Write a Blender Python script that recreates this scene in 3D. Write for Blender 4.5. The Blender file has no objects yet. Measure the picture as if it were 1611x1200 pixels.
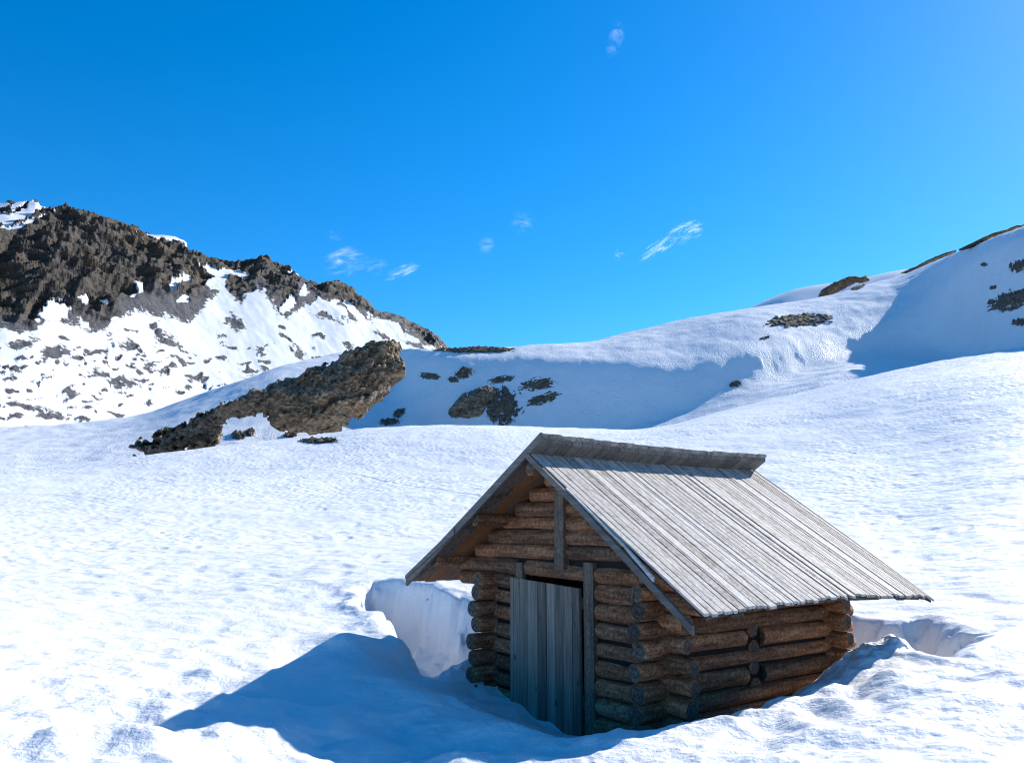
import bpy, math, random
import numpy as np
from mathutils import Matrix, Vector

random.seed(7)
R = math.radians
scene = bpy.context.scene
COL = scene.collection

# ---------------------------------------------------------------- camera, sky, sun
W0, H0, F, PITCH = 1611.0, 1200.0, 1327.63, 0.17649
cam = bpy.data.cameras.new('camera')
cam.sensor_width = 36.0
cam.lens = F * 36.0 / W0
cam.clip_start = 0.05
cam.clip_end = 20000
cam_o = bpy.data.objects.new('camera', cam)
COL.objects.link(cam_o)
cam_o.location = (0, 0, 0)
cam_o.rotation_euler = (math.pi / 2 + PITCH, 0, 0)
scene.camera = cam_o

SUN_AZ, SUN_EL = R(48.5), R(32.0)          # azimuth clockwise from +Y
world = bpy.data.worlds.new('World')
scene.world = world
world.use_nodes = True
wn = world.node_tree
bg = wn.nodes['Background']
sky = wn.nodes.new('ShaderNodeTexSky')
sky.sky_type = 'NISHITA'
sky.sun_disc = False
sky.sun_elevation = SUN_EL
sky.sun_rotation = SUN_AZ
sky.altitude = 2300
sky.air_density = 1.0
sky.dust_density = 0.5
sky.ozone_density = 4.0
hs = wn.nodes.new('ShaderNodeHueSaturation')
hs.inputs['Saturation'].default_value = 1.34
hs.inputs['Hue'].default_value = 0.497
wn.links.new(sky.outputs[0], hs.inputs['Color'])
wn.links.new(hs.outputs[0], bg.inputs[0])
bg.inputs[1].default_value = 0.132

sun = bpy.data.lights.new('sun', 'SUN')
sun.energy = 5.0
sun.angle = R(0.5)
sun.color = (1.0, 0.95, 0.88)
sun_o = bpy.data.objects.new('sun', sun)
COL.objects.link(sun_o)
sd = Vector((math.sin(SUN_AZ) * math.cos(SUN_EL), math.cos(SUN_AZ) * math.cos(SUN_EL), math.sin(SUN_EL)))
sun_o.rotation_euler = (-sd).to_track_quat('-Z', 'Y').to_euler()
sun_o.location = (30, 30, 60)

scene.view_settings.view_transform = 'Standard'
scene.view_settings.look = 'None'
scene.view_settings.exposure = 0.76
scene.view_settings.gamma = 1.0
scene.cycles.max_bounces = 8
scene.cycles.diffuse_bounces = 4
scene.cycles.transparent_max_bounces = 8
scene.cycles.volume_bounces = 1
scene.cycles.use_denoising = True
scene.cycles.denoiser = 'OPENIMAGEDENOISE'
scene.cycles.denoising_prefilter = 'ACCURATE'
scene.cycles.denoising_input_passes = 'RGB_ALBEDO_NORMAL'
scene.cycles.use_adaptive_sampling = False
scene.cycles.filter_width = 1.15
scene.cycles.sample_clamp_indirect = 3.0

# ---------------------------------------------------------------- noise
def _hash(ix, iy, iz, seed):
    h = (ix * 374761393 + iy * 668265263 + iz * 2147483647 + seed * 974634577) & 0xFFFFFFFF
    h = ((h ^ (h >> 13)) * 1274126177) & 0xFFFFFFFF
    h = ((h ^ (h >> 15)) * 2246822519) & 0xFFFFFFFF
    return h ^ (h >> 16)

def perlin2(x, y, seed=0):
    x0 = np.floor(x); y0 = np.floor(y)
    fx = x - x0; fy = y - y0
    ix = x0.astype(np.int64); iy = y0.astype(np.int64)
    ux = fx * fx * fx * (fx * (fx * 6 - 15) + 10); uy = fy * fy * fy * (fy * (fy * 6 - 15) + 10)
    def g(dx, dy):
        a = _hash(ix + dx, iy + dy, 0, seed).astype(np.float64) * (2 * np.pi / 4294967296.0)
        return np.cos(a) * (fx - dx) + np.sin(a) * (fy - dy)
    a = g(0, 0); b = g(1, 0); c = g(0, 1); d = g(1, 1)
    return 1.5 * ((a + (b - a) * ux) * (1 - uy) + (c + (d - c) * ux) * uy)

def perlin3(x, y, z, seed=0):
    x0 = np.floor(x); y0 = np.floor(y); z0 = np.floor(z)
    fx = x - x0; fy = y - y0; fz = z - z0
    ix = x0.astype(np.int64); iy = y0.astype(np.int64); iz = z0.astype(np.int64)
    s = lambda t: t * t * t * (t * (t * 6 - 15) + 10)
    ux, uy, uz = s(fx), s(fy), s(fz)
    def g(dx, dy, dz):
        h = _hash(ix + dx, iy + dy, iz + dz, seed)
        a = (h & 0xFFFF).astype(np.float64) * (2 * np.pi / 65536); c = (h >> 16).astype(np.float64) / 32768.0 - 1
        q = np.sqrt(np.maximum(0, 1 - c * c))
        return q * np.cos(a) * (fx - dx) + q * np.sin(a) * (fy - dy) + c * (fz - dz)
    l = lambda a, b, t: a + (b - a) * t
    return 1.4 * l(l(l(g(0,0,0), g(1,0,0), ux), l(g(0,1,0), g(1,1,0), ux), uy),
                   l(l(g(0,0,1), g(1,0,1), ux), l(g(0,1,1), g(1,1,1), ux), uy), uz)

def fbm2(x, y, oct=4, seed=0, gain=.5):
    s = 0; a = 1.0
    for k in range(oct):
        s = s + a * perlin2(x * 2.03 ** k + 17.3 * k, y * 2.03 ** k - 9.1 * k, seed + k); a *= gain
    return s

def ridge2(x, y, oct=4, seed=0, gain=.5):
    s = 0; a = 1.0
    for k in range(oct):
        s = s + a * (1 - 2 * np.abs(perlin2(x * 2.07 ** k + 5.3 * k, y * 2.07 ** k + 3.7 * k, seed + k))); a *= gain
    return s

def fbm3(x, y, z, oct=4, seed=0, gain=.5):
    s = 0; a = 1.0
    for k in range(oct):
        s = s + a * perlin3(x * 2.03 ** k + 7.3 * k, y * 2.03 ** k, z * 2.03 ** k, seed + k); a *= gain
    return s

def ridge3(x, y, z, oct=4, seed=0, gain=.5):
    s = 0; a = 1.0
    for k in range(oct):
        s = s + a * (1 - 2 * np.abs(perlin3(x * 2.07 ** k, y * 2.07 ** k + 3.1 * k, z * 2.07 ** k, seed + k))); a *= gain
    return s

def sstep(a, b, x):
    t = np.clip((x - a) / (b - a), 0, 1)
    return t * t * (3 - 2 * t)

# ---------------------------------------------------------------- survey geometry: bearing and rise of a sighted point
def ray(x, y):
    a = (np.asarray(x, float) - W0 / 2) / F; b = (H0 / 2 - np.asarray(y, float)) / F
    fy = np.cos(PITCH) - b * np.sin(PITCH); fz = np.sin(PITCH) + b * np.cos(PITCH)
    h = np.hypot(a, fy)
    return np.arctan2(a, fy), fz / h        # bearing, rise per metre

def pchip(xk, yk, x):
    xk = np.asarray(xk, float); yk = np.asarray(yk, float)
    h = np.diff(xk); d = np.diff(yk) / h
    m = np.zeros_like(yk)
    w1 = 2 * h[1:] + h[:-1]; w2 = h[1:] + 2 * h[:-1]
    ok = d[:-1] * d[1:] > 0
    with np.errstate(divide='ignore', invalid='ignore'):
        m[1:-1] = np.where(ok, (w1 + w2) / (w1 / d[:-1] + w2 / d[1:]), 0)
    m[0] = d[0]; m[-1] = d[-1]
    i = np.clip(np.searchsorted(xk, x) - 1, 0, len(xk) - 2)
    t = np.clip((x - xk[i]) / h[i], 0, 1)
    t2 = t * t; t3 = t2 * t
    return (2*t3 - 3*t2 + 1) * yk[i] + (t3 - 2*t2 + t) * h[i] * m[i] + (-2*t3 + 3*t2) * yk[i+1] + (t3 - t2) * h[i] * m[i+1]

def gsm(a, n):
    if n < 1: return a
    k = np.exp(-0.5 * (np.arange(-3 * n, 3 * n + 1) / n) ** 2); k /= k.sum()
    return np.convolve(np.pad(a, 3 * n, mode='edge'), k, mode='valid')

# ---------------------------------------------------------------- object helpers
def tag(o, label=None, cat=None, group=None, kind=None):
    if label: o['label'] = label
    if cat: o['category'] = cat
    if group: o['group'] = group
    if kind: o['kind'] = kind
    return o

def mesh_obj(name, verts, faces, mats, parent=None, smooth=True, mat_idx=None, attrs=None, fattrs=None):
    me = bpy.data.meshes.new(name)
    verts = np.asarray(verts, np.float32)
    if isinstance(faces, np.ndarray):
        nf, k = faces.shape
        me.vertices.add(len(verts)); me.vertices.foreach_set('co', verts.ravel())
        me.loops.add(nf * k); me.loops.foreach_set('vertex_index', faces.astype(np.int32).ravel())
        me.polygons.add(nf); me.polygons.foreach_set('loop_start', np.arange(0, nf * k, k, dtype=np.int32))
        me.update(calc_edges=True)
    else:
        me.from_pydata(verts.tolist(), [], faces)
    me.polygons.foreach_set('use_smooth', np.full(len(me.polygons), smooth))
    for m in (mats if isinstance(mats, (list, tuple)) else [mats]): me.materials.append(m)
    if mat_idx is not None: me.polygons.foreach_set('material_index', np.asarray(mat_idx, np.int32))
    for an, av in (attrs or {}).items():
        at = me.attributes.new(an, 'FLOAT', 'POINT'); at.data.foreach_set('value', np.asarray(av, np.float32).ravel())
    for an, av in (fattrs or {}).items():
        at = me.attributes.new(an, 'FLOAT', 'FACE'); at.data.foreach_set('value', np.asarray(av, np.float32).ravel())
    me.update()
    o = bpy.data.objects.new(name, me)
    COL.objects.link(o)
    if parent: o.parent = parent
    return o

def grid_faces(nr, nc):
    i = np.arange(nr * nc).reshape(nr, nc)
    return np.stack([i[:-1, :-1], i[:-1, 1:], i[1:, 1:], i[1:, :-1]], -1).reshape(-1, 4)

# ---------------------------------------------------------------- materials
def mat(name):
    m = bpy.data.materials.new(name); m.use_nodes = True
    nt = m.node_tree
    return m, nt, nt.nodes['Principled BSDF']

def N(nt, t, **kw):
    n = nt.nodes.new(t)
    for k, v in kw.items():
        if k in n.inputs: n.inputs[k].default_value = v
        else: setattr(n, k, v)
    return n

def ramp(nt, src, stops):
    r = nt.nodes.new('ShaderNodeValToRGB')
    e = r.color_ramp.elements
    while len(e) < len(stops): e.new(0.5)
    for el, (p, c) in zip(e, stops):
        el.position = p; el.color = (*c, 1) if len(c) == 3 else c
    nt.links.new(src, r.inputs[0])
    return r

def mixc(nt, fac, a, b, mode='MIX'):
    m = nt.nodes.new('ShaderNodeMix'); m.data_type = 'RGBA'; m.blend_type = mode
    for s, i in ((fac, 0), (a, 6), (b, 7)):
        if hasattr(s, 'links'): nt.links.new(s, m.inputs[i])
        elif i == 0: m.inputs[0].default_value = s
        else: m.inputs[i].default_value = (*s, 1)
    return m.outputs[2]

def math_n(nt, op, a, b=None):
    m = nt.nodes.new('ShaderNodeMath'); m.operation = op
    for s, i in ((a, 0), (b, 1)):
        if s is None: continue
        if hasattr(s, 'links'): nt.links.new(s, m.inputs[i])
        else: m.inputs[i].default_value = s
    return m.outputs[0]

def snow_nodes(nt, b, bump_scale=1.0):
    """granular old snow: pale, rough, with cup and grain relief; returns colour and normal sockets"""
    geo = N(nt, 'ShaderNodeNewGeometry')
    n1 = N(nt, 'ShaderNodeTexNoise', Scale=3.3, Detail=3.0, Roughness=.6); nt.links.new(geo.outputs['Position'], n1.inputs['Vector'])
    n2 = N(nt, 'ShaderNodeTexNoise', Scale=28.0, Detail=4.0, Roughness=.7); nt.links.new(geo.outputs['Position'], n2.inputs['Vector'])
    n3 = N(nt, 'ShaderNodeTexNoise', Scale=.45, Detail=3.0); nt.links.new(geo.outputs['Position'], n3.inputs['Vector'])
    wv = N(nt, 'ShaderNodeVectorMath', operation='SCALE'); wv.inputs['Scale'].default_value = .22; nt.links.new(n1.outputs['Color'], wv.inputs[0])
    wa = N(nt, 'ShaderNodeVectorMath', operation='ADD'); nt.links.new(geo.outputs['Position'], wa.inputs[0]); nt.links.new(wv.outputs[0], wa.inputs[1])
    vo = N(nt, 'ShaderNodeTexVoronoi', Scale=3.4); vo.feature = 'SMOOTH_F1'; vo.inputs['Smoothness'].default_value = .35; nt.links.new(wa.outputs[0], vo.inputs['Vector'])
    dl = N(nt, 'ShaderNodeVectorMath', operation='LENGTH'); nt.links.new(geo.outputs['Position'], dl.inputs[0])
    mr_ = N(nt, 'ShaderNodeMapRange'); nt.links.new(dl.outputs['Value'], mr_.inputs['Value'])
    for i_, v_ in enumerate((7.0, 36.0, .016 * bump_scale, .062 * bump_scale)): mr_.inputs[i_ + 1].default_value = v_
    n4 = N(nt, 'ShaderNodeTexNoise', Scale=.16, Detail=3.0); nt.links.new(geo.outputs['Position'], n4.inputs['Vector'])
    pm = ramp(nt, n4.outputs['Fac'], [(.36, (.35, .35, .35)), (.62, (1.2, 1.2, 1.2))])
    cups = math_n(nt, 'MULTIPLY', mr_.outputs[0], pm.outputs[0])
    b0 = N(nt, 'ShaderNodeBump', Strength=.8); nt.links.new(cups, b0.inputs['Distance']); nt.links.new(vo.outputs['Distance'], b0.inputs['Height'])
    b1 = N(nt, 'ShaderNodeBump', Strength=.8, Distance=.014 * bump_scale); nt.links.new(n1.outputs['Fac'], b1.inputs['Height']); nt.links.new(b0.outputs[0], b1.inputs['Normal'])
    b2 = N(nt, 'ShaderNodeBump', Strength=.7, Distance=.011); nt.links.new(n2.outputs['Fac'], b2.inputs['Height'])
    nt.links.new(b1.outputs[0], b2.inputs['Normal'])
    n5 = N(nt, 'ShaderNodeTexNoise', Scale=10.0, Detail=4.0, Roughness=.72); nt.links.new(geo.outputs['Position'], n5.inputs['Vector'])
    b3 = N(nt, 'ShaderNodeBump', Strength=.8, Distance=.020 * bump_scale); nt.links.new(n5.outputs['Fac'], b3.inputs['Height']); nt.links.new(b2.outputs[0], b3.inputs['Normal'])
    c = ramp(nt, n3.outputs['Fac'], [(.3, (.70, .715, .735)), (.7, (.745, .75, .755))])
    return c.outputs[0], b3.outputs[0]

def make_snow(name, bump=1.0):
    m, nt, b = mat(name)
    c, n = snow_nodes(nt, b, bump)
    nt.links.new(c, b.inputs['Base Color']); nt.links.new(n, b.inputs['Normal'])
    b.inputs['Roughness'].default_value = .55
    b.inputs['Specular IOR Level'].default_value = .25
    return m

def rock_color(nt, scale, dark=1.0):
    geo = N(nt, 'ShaderNodeNewGeometry')
    mp = N(nt, 'ShaderNodeMapping'); nt.links.new(geo.outputs['Position'], mp.inputs['Vector'])
    mp.inputs['Rotation'].default_value = (R(20), R(-35), 0); mp.inputs['Scale'].default_value = (scale, scale, scale * 2.6)
    n1 = N(nt, 'ShaderNodeTexNoise', Scale=1.0, Detail=7.0, Roughness=.68); nt.links.new(mp.outputs[0], n1.inputs['Vector'])
    n2 = N(nt, 'ShaderNodeTexNoise', Scale=.35, Detail=4.0, Roughness=.6); nt.links.new(mp.outputs[0], n2.inputs['Vector'])
    n3 = N(nt, 'ShaderNodeTexNoise', Scale=4.0, Detail=5.0, Roughness=.7); nt.links.new(mp.outputs[0], n3.inputs['Vector'])
    c1 = ramp(nt, n1.outputs['Fac'], [(.28, (.03, .026, .022)), (.43, (.16, .125, .09)), (.55, (.32, .245, .17)), (.72, (.50, .42, .32))])
    c2 = ramp(nt, n2.outputs['Fac'], [(.38, (.12, .085, .05)), (.62, (.12, .12, .125))])
    c = mixc(nt, .45, c1.outputs[0], c2.outputs[0])
    c3 = ramp(nt, n3.outputs['Fac'], [(.35, (.45, .45, .45)), (.62, (1.25, 1.22, 1.15))])
    c = mixc(nt, .75, c, c3.outputs[0], 'MULTIPLY')
    vc = N(nt, 'ShaderNodeTexVoronoi', Scale=2.1); vc.feature = 'DISTANCE_TO_EDGE'
    wc = N(nt, 'ShaderNodeVectorMath', operation='ADD'); wk = N(nt, 'ShaderNodeVectorMath', operation='SCALE'); wk.inputs['Scale'].default_value = .5
    nt.links.new(n1.outputs['Color'], wk.inputs[0]); nt.links.new(mp.outputs[0], wc.inputs[0]); nt.links.new(wk.outputs[0], wc.inputs[1]); nt.links.new(wc.outputs[0], vc.inputs['Vector'])
    c = mixc(nt, .85, c, ramp(nt, vc.outputs['Distance'], [(.0, (.25, .24, .23)), (.07, (.85, .84, .82)), (.2, (1.1, 1.1, 1.08))]).outputs[0], 'MULTIPLY')
    if dark != 1.0: c = mixc(nt, 1.0, c, (dark, dark * .98, dark * .97), 'MULTIPLY')
    return c, n1.outputs['Fac'], n3.outputs['Fac']

def make_rock(name, scale, bump, dark=1.0):
    m, nt, b = mat(name)
    c, h1, h3 = rock_color(nt, scale, dark)
    b1 = N(nt, 'ShaderNodeBump', Strength=.9, Distance=bump); nt.links.new(h1, b1.inputs['Height'])
    b2 = N(nt, 'ShaderNodeBump', Strength=.8, Distance=bump * .3); nt.links.new(h3, b2.inputs['Height']); nt.links.new(b1.outputs[0], b2.inputs['Normal'])
    nt.links.new(c, b.inputs['Base Color']); nt.links.new(b2.outputs[0], b.inputs['Normal'])
    b.inputs['Roughness'].default_value = .9; b.inputs['Specular IOR Level'].default_value = .2
    return m

def make_mountain():
    """snow where attribute 'rock' is low; scree grey and crag brown where it is high ('crag' tells which)"""
    m, nt, b = mat('mountain_rock_and_snow')
    sc, sn = snow_nodes(nt, b, 2.0)
    geo0 = N(nt, 'ShaderNodeNewGeometry')
    rc, h1, h3 = rock_color(nt, .11, .45)
    nw = N(nt, 'ShaderNodeTexNoise', Scale=.022, Detail=3.0); nt.links.new(geo0.outputs['Position'], nw.inputs['Vector'])
    rc = mixc(nt, .62, rc, ramp(nt, nw.outputs['Fac'], [(.38, (.042, .044, .051)), (.54, (.060, .054, .049)), (.66, (.088, .066, .046))]).outputs[0])
    at = N(nt, 'ShaderNodeAttribute', attribute_name='rock'); ac = N(nt, 'ShaderNodeAttribute', attribute_name='crag')
    geo = N(nt, 'ShaderNodeNewGeometry')
    ns = N(nt, 'ShaderNodeTexNoise', Scale=.9, Detail=5.0, Roughness=.75); nt.links.new(geo.outputs['Position'], ns.inputs['Vector'])
    scree = ramp(nt, ns.outputs['Fac'], [(.3, (.045, .046, .052)), (.55, (.095, .095, .102)), (.75, (.17, .165, .16))])
    rcol = mixc(nt, ac.outputs['Fac'], scree.outputs[0], rc)
    nb = N(nt, 'ShaderNodeTexNoise', Scale=.55, Detail=4.0, Roughness=.7); nt.links.new(geo.outputs['Position'], nb.inputs['Vector'])
    ne = N(nt, 'ShaderNodeTexNoise', Scale=.16, Detail=6.0, Roughness=.75)
    me_ = N(nt, 'ShaderNodeMapping'); me_.inputs['Scale'].default_value = (1, 1, 2.6); nt.links.new(geo.outputs['Position'], me_.inputs['Vector']); nt.links.new(me_.outputs[0], ne.inputs['Vector'])
    f = math_n(nt, 'ADD', at.outputs['Fac'], math_n(nt, 'MULTIPLY', math_n(nt, 'SUBTRACT', nb.outputs['Fac'], .5), .9))
    f = math_n(nt, 'ADD', f, math_n(nt, 'MULTIPLY', math_n(nt, 'SUBTRACT', ne.outputs['Fac'], .5), 1.7))
    fr = ramp(nt, f, [(.46, (0, 0, 0)), (.54, (1, 1, 1))])
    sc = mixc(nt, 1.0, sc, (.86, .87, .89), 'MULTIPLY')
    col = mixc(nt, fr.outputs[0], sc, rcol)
    bb = N(nt, 'ShaderNodeBump', Strength=.9, Distance=1.6); nt.links.new(h1, bb.inputs['Height'])
    bb2 = N(nt, 'ShaderNodeBump', Strength=.8, Distance=.5); nt.links.new(h3, bb2.inputs['Height']); nt.links.new(bb.outputs[0], bb2.inputs['Normal'])
    mv = nt.nodes.new('ShaderNodeMix'); mv.data_type = 'VECTOR'
    nt.links.new(fr.outputs[0], mv.inputs[0]); nt.links.new(sn, mv.inputs[4]); nt.links.new(bb2.outputs[0], mv.inputs[5])
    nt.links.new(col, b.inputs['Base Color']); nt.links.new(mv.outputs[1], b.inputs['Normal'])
    b.inputs['Roughness'].default_value = .75; b.inputs['Specular IOR Level'].default_value = .2
    return m

SNOW = make_snow('old_snow')
SNOW_FAR = make_snow('hillside_snow', 1.5)
ROCK = make_rock('brown_schist', .42, .45, 1.3)
ROCK_SMALL = make_rock('dark_schist', .8, .12, .6)
HEATH = make_rock('brown_heath', 1.3, .08, .8)
MTN = make_mountain()

# ================================================================ near snow field
# sighted contour lines: (x, y, distance); each row of points follows one band of ground
ROWS = [
    [(-900, 1215, 5.6), (0, 1200, 5.5), (280, 1198, 5.55), (450, 1198, 5.82), (560, 1198, 5.86), (805, 1196, 5.8), (870, 1195, 5.75), (1200, 1195, 5.6), (1611, 1195, 5.5), (2500, 1200, 5.3)],
    [(-900, 1155, 6.2), (0, 1145, 6.1), (275, 1143, 6.15), (380, 1148, 6.12), (500, 1150, 6.4), (650, 1152, 6.55), (805, 1158, 6.4), (900, 1172, 6.1), (1000, 1161, 6.05), (1100, 1148, 6.3), (1250, 1140, 6.5), (1611, 1145, 6.3), (2500, 1145, 6.2)],
    [(-900, 1110, 6.95), (0, 1100, 7.0), (300, 1112, 6.9), (600, 1102, 7.2), (805, 1110, 7.25), (1000, 1146, 6.9), (1100, 1128, 7.0), (1250, 1100, 7.6), (1611, 1095, 7.3), (2500, 1100, 7)],
    [(-900, 1010, 10), (0, 1005, 10), (400, 1005, 9.8), (600, 995, 10.2), (805, 1008, 10), (1000, 1030, 9.3), (1250, 1040, 9.2), (1400, 1020, 10.), (1611, 1000, 10), (2500, 980, 10)],
    [(-900, 910, 17), (0, 905, 17), (400, 912, 15), (600, 922, 13.3), (735, 907, 13.8), (900, 907, 14.5), (1200, 905, 15), (1400, 925, 14), (1611, 905, 14.5), (2500, 860, 14)],
    [(-900, 845, 27), (0, 842, 26), (400, 835, 26), (805, 832, 25), (1200, 835, 24), (1400, 845, 22), (1611, 825, 21), (2500, 770, 20)],
    [(-900, 792, 48), (0, 782, 44), (400, 755, 46), (805, 738, 45), (1200, 732, 43), (1400, 732, 41), (1611, 708, 38), (2500, 630, 36)],
    [(-900, 760, 80), (0, 745, 76), (200, 726, 76), (300, 713, 76), (470, 690, 76), (600, 674, 76), (720, 671, 76), (850, 673, 76), (1000, 676, 76), (1060, 667, 76), (1130, 652, 77), (1230, 636, 78), (1300, 622, 78), (1380, 602, 78), (1450, 590, 78), (1611, 566, 78), (2500, 440, 72)],
    [(-900, 790, 105), (0, 775, 105), (300, 745, 105), (600, 705, 105), (850, 700, 105), (1000, 696, 105), (1130, 660, 105), (1230, 634, 105), (1330, 612, 105), (1450, 586, 105), (1611, 558, 105), (2500, 450, 100)],
]
HU_YAW, HU_X, HU_Y = 0.89635, 0.17052, 8.2
HU = np.array([math.cos(HU_YAW), -math.sin(HU_YAW)]); HV = np.array([math.sin(HU_YAW), math.cos(HU_YAW)])

az = np.unique(np.concatenate([np.linspace(-180, -75, 36), np.linspace(-75, -34, 90), np.linspace(-34, 34, 1080), np.linspace(34, 75, 90), np.linspace(75, 180, 36)])) * np.pi / 180
rr = np.concatenate([np.linspace(.05, 3.8, 26)[:-1], np.geomspace(3.8, 15.5, 640)[:-1], np.geomspace(15.5, 112, 330), np.geomspace(118, 3000, 24)])
rk, tk = [], []
for row in ROWS:
    a, t = ray([p[0] for p in row], [p[1] for p in row]); r_ = np.array([p[2] for p in row], float)
    # behind the viewer the ground runs on level with its edges
    a = np.concatenate([[-np.pi, -1.9], a, [1.9, np.pi]]); lv = (-1.35 / r_[0]) if t[0] < 0 else t[0] * .5
    rv = (-1.35 / r_[-1]) if t[-1] < 0 else t[-1] * .5
    t = np.concatenate([[.5 * (lv + rv), lv], t, [rv, .5 * (lv + rv)]]); r_ = np.concatenate([[r_[0]] * 2, r_, [r_[-1]] * 2])
    rk.append(pchip(a, r_, az)); tk.append(pchip(a, t, az))
rk = np.array(rk); zk = rk * np.array(tk)
sm = lambda v: np.where(np.abs(az) < 1.3, gsm(v, 14), v)
rk = np.array([sm(v) for v in rk]); zk = np.array([sm(v) for v in zk])
Z = np.zeros((len(rr), len(az)))
for j in range(len(az)):
    xs = np.concatenate([[-3.2, math.log(3.2)], np.log(rk[:, j]), [math.log(400), math.log(3100)]])
    zs = np.concatenate([[-1.65, -1.62], zk[:, j], [zk[-1, j] - 14, zk[-1, j] - 30]])
    Z[:, j] = pchip(xs, zs, np.log(rr))
X = rr[:, None] * np.sin(az)[None, :]; Y = rr[:, None] * np.cos(az)[None, :]

def poly_sd(px, py, poly):
    """signed distance to polygon, negative inside"""
    d = np.full(px.shape, 1e9); ins = np.zeros(px.shape, bool)
    n = len(poly)
    for i in range(n):
        ax, ay = poly[i]; bx, by = poly[(i + 1) % n]
        ex, ey = bx - ax, by - ay
        t = np.clip(((px - ax) * ex + (py - ay) * ey) / (ex * ex + ey * ey), 0, 1)
        d = np.minimum(d, np.hypot(px - ax - t * ex, py - ay - t * ey))
        c = ((ay > py) != (by > py)) & (px < (bx - ax) * (py - ay) / (by - ay + 1e-12) + ax)
        ins ^= c
    return np.where(ins, -d, d)

# broad rolling and the small sun cups
far = np.clip(rr / 16.0, 1, 9)[:, None]
Z += .05 * fbm2(X * .45, Y * .45, 3, 11) * sstep(2, 6, rr)[:, None] + .25 * fbm2(X * .06, Y * .06, 2, 3) * sstep(14, 40, rr)[:, None] * (1 - .75 * sstep(60, 72, rr))[:, None]
near = (1 - sstep(20, 60, rr))[:, None]
cup = .013 * (1 - .6 * sstep(6.5, 11, rr)[:, None]) * ridge2(X * 2.3 + .4 * perlin2(X * 2, Y * 2, 5), Y * 2.3, 2, 21, .45) * (.5 + .5 * np.clip(.5 + perlin2(X * .35, Y * .35, 8), 0, 1))
fine = 1 - .75 * sstep(6.5, 11, rr)[:, None]
lump = .012 * fine * fbm2(X * 4.1, Y * 4.1, 3, 31, .55)
ripple = .016 * (.35 + .65 * fine) * perlin2(X * 1.2 - Y * 1.6, X * 3.4 + Y * 3.0, 41) + .030 * (.4 + .6 * fine) * fbm2(X * 1.15, Y * 1.15, 2, 43) + .070 * (1 - sstep(6, 12, rr)[:, None]) * perlin2(X * 2.7, Y * 2.3, 44) * np.clip(.6 + 1.2 * perlin2(X * .5, Y * .5, 45), 0, 1.4)
dent = perlin2(X * 1.9 + 3, Y * 1.5, 47); ripple -= .04 * sstep(.2, .8, dent) * np.clip(.6 + 1.5 * perlin2(X * .3, Y * .3, 48), 0, 1)
# an old ski track crossing the slope
def track(pts, wd, dp):
    global Z
    a, t = ray([p[0] for p in pts], [p[1] for p in pts]); r_ = np.array([p[2] for p in pts], float)
    aa = np.linspace(a.min(), a.max(), 200); o_ = np.argsort(a); rr2 = pchip(a[o_], r_[o_], aa)
    tx, ty = rr2 * np.sin(aa), rr2 * np.cos(aa)
    m = (X > tx.min() - 1) & (X < tx.max() + 1) & (Y > ty.min() - 1) & (Y < ty.max() + 1)
    x, y = X[m], Y[m]; d = np.full(x.shape, 9.0)
    for k in range(len(aa) - 1):
        ex, ey = tx[k + 1] - tx[k], ty[k + 1] - ty[k]; q = np.clip(((x - tx[k]) * ex + (y - ty[k]) * ey) / (ex * ex + ey * ey), 0, 1)
        d = np.minimum(d, np.hypot(x - tx[k] - q * ex, y - ty[k] - q * ey))
    Z[m] += dp * (-np.exp(-(d / wd) ** 2) + .5 * np.exp(-((d - 1.7 * wd) / (.6 * wd)) ** 2))
track([(380, 742, 52), (520, 733, 48), (620, 752, 42), (700, 772, 37), (760, 783, 34)], .14, .035)
track([(1420, 690, 50), (1500, 672, 55), (1611, 655, 58)], .2, .04)

# the melt hollow round the hut, in hut coordinates
U = (X - HU_X) * HU[0] + (Y - HU_Y) * HU[1]; V = (X - HU_X) * HV[0] + (Y - HU_Y) * HV[1]
sel = (np.abs(U) < 7) & (np.abs(V - 2) < 8)
u, v = U[sel], V[sel]; zb = Z[sel]
wob = .10 * fbm2(u * 1.3, v * 1.3, 3, 51); wob2 = .05 * fbm2(u * 4.0, v * 4.0, 3, 52, .5)
# front: the ground falls towards the door
door_z = np.interp(u, [-1.7, -1.3, -.77, .27, 1.0, 1.4], [-1.62, -1.66, -1.73, -1.86, -2.0, -1.95])
w = sstep(-1.35, .35, v + wob) * (1 - sstep(3.2, 3.4, v)) * sstep(-1.9, -1.35, u + wob) * (1 - sstep(1.25, 1.85, u + .45 * (v < .4) * (v - .4) * -1 * 0))
zf = zb * (1 - w) + door_z * w
# mound at the left front
zf += .12 * np.exp(-(((u + 2.05) / .6) ** 2 + ((v + .80) / .34) ** 2))
# right side trench shallowing to the back
side_z = np.interp(v, [0, .6, 1.13, 1.46, 1.92, 2.4, 2.92, 3.4], [-2.0, -1.98, -1.75, -1.6, -1.43, -1.37, -1.34, -1.42])
ws = (1 - sstep(1.36, 2.08, u + .8 * wob + wob2 + .05 * np.sin(v * 9 + 3 * wob))) * sstep(1.0, 1.15, u) * sstep(-.1, .35, v) * (1 - sstep(2.9, 3.3, v))
zf = zf * (1 - ws) + np.minimum(side_z, zf + .05) * ws
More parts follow.
